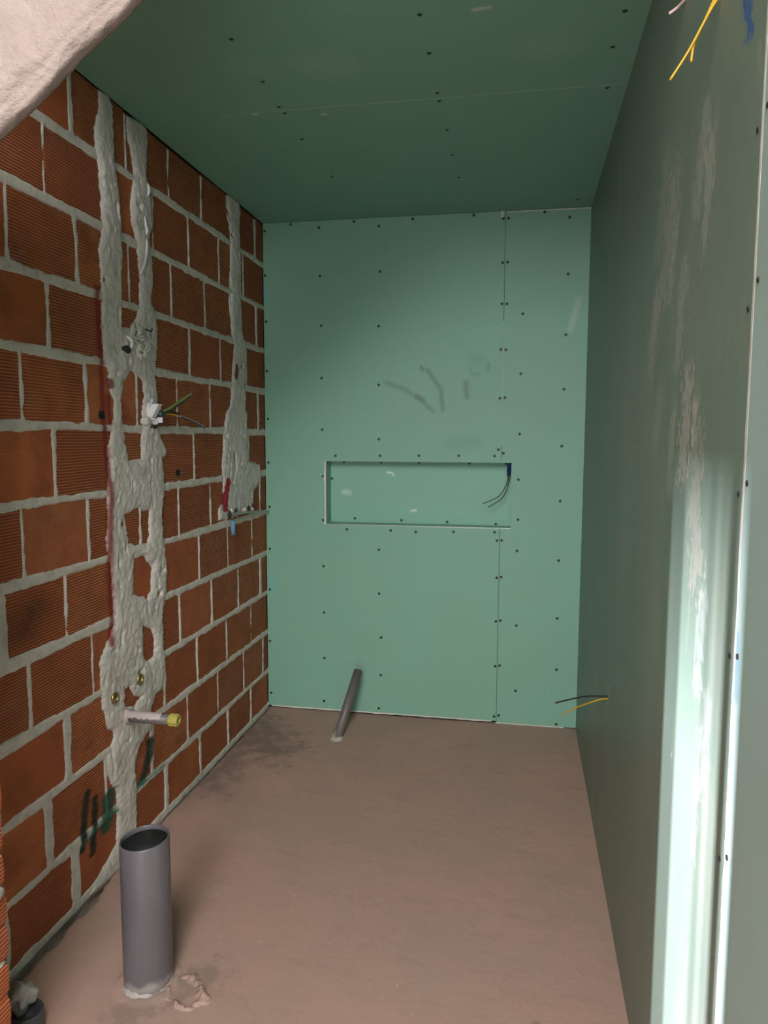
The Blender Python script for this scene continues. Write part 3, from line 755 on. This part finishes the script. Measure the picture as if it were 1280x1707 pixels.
def build_stair():
    # rough rendered stair flight crossing above the doorway: soffit rises to the right
    A = Vector((.334, 2.0143)); B = Vector((.634, 2.2397)); d = (B-A).normalized(); nrm = Vector((-d.y, d.x))
    y0, y1 = -2.452, -2.40
    n = 150; L0, L1 = -1.0, 1.50
    ring = []
    for t in np.linspace(0, 1, 10): ring.append((y1, .0+.30*(1-t)))       # back face down
    ring = ring[:-1]
    for t in np.linspace(0, 1, 8): ring.append((y1+(y0-y1)*t, 0))        # soffit
    for t in np.linspace(0, 1, 60)[1:]: ring.append((y0, .30*t))          # front face up
    R_ = np.array(ring); m = len(ring)
    # round the arrises
    Ls = np.linspace(L0, L1, n)
    Lg, K = np.meshgrid(Ls, np.arange(m), indexing='ij')
    Yr = R_[K, 0]; Hr = R_[K, 1]
    s = np.concatenate([[0], np.cumsum(np.hypot(np.diff(R_[:, 0]), np.diff(R_[:, 1])))])[K]
    nz = .010*fbm(Lg*9, s*9, 300, 5)+.004*fbm(Lg*45, s*45, 310, 3)
    edge_f = np.exp(-((Yr-y0)/.014)**2)*np.exp(-(Hr/.025)**2); edge_b = np.exp(-((Yr-y1)/.015)**2)*np.exp(-(Hr/.015)**2)
    hh = Hr + np.where(Hr < .01, -nz*.6+.0, 0) + edge_f*.014 + edge_b*.004
    yy = Yr + np.where(Yr < y0+.01, nz, 0) + edge_f*.012 + np.where(Yr > y1-.004, -np.abs(nz)*.3, 0)
    px = A.x + d.x*Lg + nrm.x*hh; pz = A.y + d.y*Lg + nrm.y*hh
    V = np.stack([px, yy, pz], -1).reshape(-1, 3); idx = np.arange(n*m).reshape(n, m)
    Q = np.stack([idx[:-1, :-1], idx[:-1, 1:], idx[1:, 1:], idx[1:, :-1]], -1).reshape(-1, 4)
    o = np_mesh('stair_flight', V, Q, MAT['plaster'])
    return tag(o, 'rough pinkish rendered underside of a stair flight crossing above the doorway', 'stairs', kind='structure')
build_stair()

HC = 3.45
hc = empty('ceiling_hall'); tag(hc, 'plastered ceiling of the hall behind the viewpoint', 'ceiling', kind='structure')
box('ceiling_panel', -.6, W+.1, -6.2, -5.35, HC, HC+.1, MAT['hall'], hc)
box('ceiling_panel', -.6, W+.1, -3.55, YN-.02, HC, HC+.1, MAT['hall'], hc)
box('ceiling_panel', -.6, .85, -5.35, -3.55, HC, HC+.1, MAT['hall'], hc)
hh = box('wall_header', -.6, W+.1, YN-.02, YN+.06, H+T+.02, HC, MAT['hall']); tag(hh, 'plastered wall above the room ceiling edge on the hall side', 'wall', kind='structure')
# hall side wall with a narrow opening split by a post
hl = empty('wall_hall', (0, 0, 0)); tag(hl, 'plastered side wall of the hall with a narrow opening', 'wall', kind='structure')
OZ0, OZ1 = .05, 1.305
box('wall_panel', -.60, -.50, -6.2, -2.93, 0, HC, MAT['hall'], hl)
box('wall_panel', -.60, -.50, -2.746, -2.40, 0, HC, MAT['hall'], hl)
box('wall_panel', -.60, -.50, -2.93, -2.746, OZ1, HC, MAT['hall'], hl)
box('wall_panel', -.60, -.50, -2.93, -2.746, 0, OZ0, MAT['hall'], hl)
box('shade_post', -.512, -.50, -2.902, -2.884, OZ0, OZ1, MAT['hall'], hl)  # unseen upright added to split the light strip on the right wall
hs = box('wall_side', -.6, -.02, -2.497, -2.40, 0, HC, MAT['hall']); tag(hs, 'plastered wall beside the brick jamb on the hall side', 'wall', kind='structure')
hb = empty('wall_back', (0, 0, 0)); tag(hb, 'hall wall with the open entrance doorway behind the viewpoint', 'wall', kind='structure')
for bx in ((-.6, .66, 0, HC), (.66, .77, 0, 2.52), (1.57, W+.02, 0, HC), (.77, 1.57, 2.02, 2.52), (.66, 1.57, 3.36, HC)):
    box('wall_panel', bx[0], bx[1], -6.2, -6.1, bx[2], bx[3], MAT['hall'], hb)

# ------------------------------------------------------------------ things
# big drain pipe
def drain_pipe():
    root = empty('drain_pipe', (.372, -2.015, 0)); R0 = .064; hgt = .408
    tag(root, 'thick grey plastic drain pipe standing open on the floor', 'pipe')
    def warp(v):
        if v.z > .2: v = Vector((v.x, v.y, v.z + (v.x*.06+v.y*.05)))
        return v
    lathe('pipe_wall', [(R0, -.01), (R0, .05), (R0, .12), (R0, .25), (R0, hgt-.003), (R0-.001, hgt), (R0-.0032, hgt), (R0-.004, hgt-.003), (R0-.004, .06)], MAT['pvc'], root, 48, warp=warp)
    lathe('inner_shade', [(R0-.0042, .06), (R0-.0042, hgt-.012), ], MAT['pvc_in_shade'], root, 40, warp=warp)
    # dried cement collar round the foot
    V = []; Fc = []; n = 56
    rs = np.random.RandomState(8)
    for k in range(n):
        an = 2*math.pi*k/n; j = 1+.35*math.sin(3*an+1)+.5*(rs.rand()-.5)
        for r, z in ((R0+.0002, .012*j+.003), (R0+.002, .008*j), (R0+.006*j, -.002)):
            V.append((r*math.cos(an), r*math.sin(an), z))
    for k in range(n):
        a = k*3; b = ((k+1) % n)*3
        Fc += [(a, a+1, b+1, b), (a+1, a+2, b+2, b+1)]
    mesh_obj('cement_collar', V, Fc, MAT['collar'], root, True)
    return root
drain_pipe()

# leaning conduit by the far wall
def conduit():
    a = Vector((.470, -.345, -.004)); b = Vector((.5235, -.105, .268)); ax = (b-a); Ln = ax.length
    root = empty('conduit_pipe', a); tag(root, 'short dusty grey conduit leaning back towards the far board wall', 'pipe')
    M = ax.to_track_quat('Z', 'Y').to_matrix().to_4x4(); r = .0225
    lathe('pipe_wall', [(r, 0), (r, Ln*.5), (r, Ln), (r-.0025, Ln), (r-.0025, Ln*.6)], MAT['pvc2'], root, 24, M)
    lathe('inner_shade', [(r-.0026, Ln*.6), (r-.0026, Ln-.01)], MAT['pvc_in_shade'], root, 20, M)
    V = []; Fc = []; n = 28; rs = np.random.RandomState(4)
    for k in range(n):
        an = 2*math.pi*k/n
        for rr, z in ((r*1.0, .022+.02*rs.rand()), (r*1.18, .010), (r*1.5, .002)): V.append((rr*math.cos(an), rr*math.sin(an)*1.15+z*.85, z))
    for k in range(n):
        a_ = k*3; b_ = ((k+1) % n)*3; Fc += [(a_, a_+1, b_+1, b_), (a_+1, a_+2, b_+2, b_+1)]
    mesh_obj('cement_collar', V, Fc, MAT['lump'], root, True)
conduit()

# water outlet with the yellow plug
def outlet():
    y, z = -1.459, .500
    root = empty('water_outlet', (.005, y, z)); tag(root, 'grey plastered pipe stub with a yellow plug sticking out of the brick wall', 'pipe')
    M = Matrix.Rotation(math.pi/2, 4, 'Y')
    lathe('pipe_wall', [(.0185, -.01), (.0185, .12), (.0175, .172)], MAT['pvc2'], root, 20, M)
    # crust of old plaster along the top
    V = []; Fc = []; n = 26; rs = np.random.RandomState(14)
    for i in range(n):
        x = .012+.125*i/(n-1); lo = -1.0-.5*rs.rand(); hi = 1.2+.35*rs.rand()
        for k in range(7):
            an = lo+(hi-lo)*k/6; r = .0187+(.0022+.0014*rs.rand())*math.sin(math.pi*k/6)**.5
            V.append((x, -math.sin(an)*r, math.cos(an)*r))
    for i in range(n-1):
        for k in range(6): Fc.append((i*7+k, i*7+k+1, i*7+8+k, i*7+7+k))
    mesh_obj('plaster_crust', V, Fc, MAT['offwhite'], root, True)
    pl = lathe('plug', [(.0165, .160), (.0195, .165), (.0195, .186), (.018, .196), (.010, .196), (.009, .186), (.0, .186)], MAT['yellow'], root, 18, M, smooth=False)
    for k in range(9):
        an = 2*math.pi*k/9; c, s = math.cos(an), math.sin(an)
        V, Fc = box_data(-.0018, .0018, -.0018, .0018, .164, .194)
        M2 = M @ Matrix.Rotation(an, 4, 'Z') @ Matrix.Translation((.0195, 0, 0))
        mesh_obj('rib', [M2 @ Vector(v) for v in V], Fc, MAT['yellow'], pl)
    lathe('elbow_collar', [(.021, -.004), (.026, .004), (.024, .014), (.0188, .018)], MAT['offwhite'], root, 18, M, warp=lambda v: Vector((v.x*(1+.12*math.sin(7*v.y*80)), v.y, v.z)))
outlet()

def fitting(y, z, label, rx):
    root = empty('pipe_fitting', (.006, y, z)); tag(root, label, 'pipe fitting', 'brass fittings in the cement patch')
    M = Matrix.Rotation(math.pi/2, 4, 'Y')
    lathe('ring', [(.0205, .0), (.0205, .010), (.0165, .012), (.0145, .008), (.0145, .0)], MAT['brass'], root, 18, M)
    lathe('thread', [(.0144, .001), (.012, .004), (.006, .003), (.005, .006), (0, .006)], MAT['gap'], root, 14, M)
    V, Fc = box_data(-.0035, .0035, -.011, .011, .003, .0085)
    M2 = M @ Matrix.Rotation(rx, 4, 'Z')
    mesh_obj('plug_bar', [M2 @ Vector(v) for v in V], Fc, MAT['brass'], root)
fitting(-1.534, .592, 'lower brass pipe fitting set in cement left of the plugged pipe', .3)
fitting(-1.368, .602, 'upper brass pipe fitting set in cement above the plugged pipe', 1.1)

# junction box with cables
def junction():
    y, z = -1.222, 1.548
    root = empty('wall_box', (.0, y, z)); tag(root, 'broken white plastic wall box with cables coming out of the cement chase', 'wall box')
    M = Matrix.Rotation(math.pi/2, 4, 'Y')
    def w1(v): return Vector((v.x*(1+.18*math.sin(5*v.y*30+1)), v.y*.92, v.z + .010*math.sin(v.x*60+v.y*45)))
    lathe('box_shell', [(.040, -.003), (.041, .018), (.037, .024), (.031, .020), (.030, .006), (0, .005)], MAT['white'], root, 22, M, smooth=False, warp=w1)
    V, Fc = box_data(.012, .040, -.034, -.006, -.020, .026)
    V = [(v[0]+.012*v[2]/.026, v[1]+.006*math.sin(v[2]*90), v[2]) for v in V]
    mesh_obj('cover_flap', V, Fc, MAT['white'], root)
    V, Fc = box_data(.016, .046, .004, .010, -.040, -.002)
    mesh_obj('cover_flap', V, Fc, MAT['white'], root)
    blob('mortar_crust', (.006, -.03, -.034), .028, MAT['chase'], root, 31, .5, 14, (.45, 1.3, .8))
    blob('mortar_crust', (.008, .006, -.052), .018, MAT['gap'], root, 33, .5, 12, (.5, 1.5, .6))
    tube('cable', [(.02, .0, -.004), (.05, .02, .004), (.085, .055, .034), (.12, .099, .071)], .0052, MAT['green_wire'], root)
    tube('cable', [(.024, .004, -.010), (.055, .026, -.004), (.088, .060, .028), (.116, .090, .058)], .0034, MAT['black_wire'], root)
    tube('cable', [(.02, .0, -.006), (.05, .026, .003), (.08, .075, -.006)], .0036, MAT['black_wire'], root)
    tube('cable', [(.022, .004, -.010), (.055, .045, -.008), (.075, .09, -.014)], .0022, MAT['yellow_wire'], root)
    tube('cable', [(.075, .085, -.013), (.095, .14, -.028), (.12, .206, -.052)], .0044, MAT['grey_wire'], root)
    tube('cable', [(.078, .085, -.017), (.098, .14, -.033), (.121, .204, -.057)], .0020, MAT['black_wire'], root)
    lathe('cable_gland', [(.014, .0), (.014, .03), (.009, .034), (0, .034)], MAT['teal_wire'], root, 12, Matrix.Translation((.016, .008, -.008)) @ Matrix.Rotation(.9, 4, 'X') @ M)
junction()

# broken conduit ends in the upper bridge of cement
def broken_conduit():
    root = empty('conduit_ends', (.010, -1.33, 1.78)); tag(root, 'crumpled grey corrugated conduit ends half buried in the upper cement bridge', 'conduit')
    for dy, dz, R_, ry in ((.0, .030, .030, 1.), (.05, .0, .026, 1.5), (.035, -.03, .022, 1.2)):
        for s in (1, .62):
            P = []
            for k in range(15):
                an = 2*math.pi*k/14; P.append((.004+.004*math.sin(3*an+dy*50), dy+math.cos(an)*R_*s*ry, dz+math.sin(an)*R_*s))
            tube('corrugation', P, .0052, MAT['chase'], root, 6, 2)
    tube('metal_clip', [(.012, -.075, .012), (.022, -.062, -.004), (.014, -.052, -.022)], .006, MAT['white'], root, 6)
    blob('cavity', (.0, -.06, -.030), .018, MAT['gap'], root, 41, .6, 12, (.5, 1.6, .7))  # solid lump coloured near-black for the shade of a hole
    tube('wire_end', [(.008, .060, .052), (.014, .09, .050), (.010, .105, .060)], .003, MAT['gap'], root, 6)
broken_conduit()

# white cable showing through the cement
def cable_strip():
    t = tube('cable', [(.004, -1.213, 2.350), (.0155, -1.217, 2.334), (.0155, -1.214, 2.311), (.001, -1.232, 2.27), (.0145, -1.243, 2.205), (.015, -1.231, 2.178), (.006, -1.233, 2.158), (.0150, -1.237, 2.135), (.0155, -1.244, 2.093), (.0145, -1.262, 2.05), (.008, -1.276, 2.02)], .0052, MAT['white'], None, 6, 5)
    tag(t, 'glossy white cable surfacing from the cement chase below the ceiling', 'cable')
cable_strip()

def small_rod():
    root = empty('water_tube', (.018, -.5, 1.105)); tag(root, 'thin pale pipe running along the brick wall to the far corner', 'pipe')
    tube('tube', [(.0, -.02, .002), (.006, .06, -.004), (.004, .2, -.012), (.004, .34, -.022), (.0, .495, -.036)], .0055, MAT['steel'], root, 8)
    for dy, dz, s, m in ((-.03, .0, .016, 'gap'), (.0, .012, .014, 'chase'), (.05, .01, .012, 'gap'), (.16, .004, .013, 'chase'), (.22, .006, .010, 'gap'), (.27, -.004, .010, 'chase')):
        blob('mortar_crumb', (-.008, dy, dz), s, MAT[m], root, int(dy*100)+60, .5, 10)
    lathe('blue_sleeve', [(.0105, 0), (.0105, .066), (.0, .066)], MAT['lightblue'], root, 10, Matrix.Translation((-.008, .020, -.100)))
small_rod()

# plug in the niche corner
def niche_conduit():
    root = empty('niche_conduit', (1.262, .03, NZ1)); tag(root, 'blue corrugated conduit with two dark wires in the corner of the niche', 'conduit')
    prof = []
    for k in range(15): prof += [(.0105, -.065+k*.0045), (.0088, -.065+k*.0045+.0022)]
    lathe('sleeve', prof, MAT['blue'], root, 12, smooth=False)
    tube('wire', [(-.002, -.002, -.06), (-.008, -.010, -.10), (-.045, -.03, -.165), (-.125, -.04, -.205)], .0022, MAT['black_wire'], root)
    tube('wire', [(.002, -.004, -.06), (-.002, -.014, -.11), (-.03, -.03, -.175), (-.097, -.04, -.220)], .0022, MAT['black_wire'], root)
niche_conduit()

# wires from the slot in the right wall
def slot_wires():
    root = empty('outlet_wires', (W+.006, -1.271, .612)); tag(root, 'black and pale yellow wires poking from a slot low in the right wall', 'wires')
    tube('wire', [(0.0, 0.0, 0.004), (-0.03, 0.011, 0.0), (-0.076, 0.031, -0.012), (-0.122, 0.051, -0.032), (-0.169, 0.071, -0.055)], .0026, MAT['black_wire'], root)
    tube('wire', [(0.0, 0.0, -0.004), (-0.029, 0.011, -0.012), (-0.075, 0.031, -0.039), (-0.112, 0.051, -0.065), (-0.145, 0.071, -0.098)], .0024, MAT['yellow_wire'], root, radii=[1, 1, .8, .7])
slot_wires()

def top_wires():
    root = empty('ceiling_wires', (W, -2.40, 2.168)); tag(root, 'two yellow wires hanging from the top of the right wall', 'wires')
    tube('wire', [(.004, -.022, -.011), (-.014, -.012, -.035), (-.042, .0, -.088), (-.069, .005, -.13)], .0021, MAT['yellow_wire'], root)
    tube('wire', [(.004, .018, .012), (-.016, .010, -.035), (-.034, .004, -.078), (-.0375, .004, -.105)], .0021, MAT['yellow_wire'], root)
    r2 = tube('wire_stub', [(W+.004, -2.13, 2.305), (W-.010, -2.10, 2.302), (W-.026, -2.095, 2.293)], .003, MAT['red_wire'])
    tag(r2, 'short pinkish wire stub at the very top of the right wall', 'wire')
top_wires()

# grey pipe stub and mortar lump in the lower left corner
def corner_stub():
    root = empty('pipe_stub', (.158, -2.222, 0)); tag(root, 'dark grey plastic pipe stub in the near left corner', 'pipe')
    lathe('pipe_wall', [(.040, -.01), (.040, .052), (.037, .055), (.036, .02)], MAT['pvc3'], root, 28)
    b = blob('mortar_lump', (.133, -2.205, .072), .034, MAT['lump'], None, 71, .75, 24, (1.0, 1.1, .9))
    tag(b, 'rough lump of dried mortar lying on the pipe stub in the corner', 'mortar lump')
corner_stub()
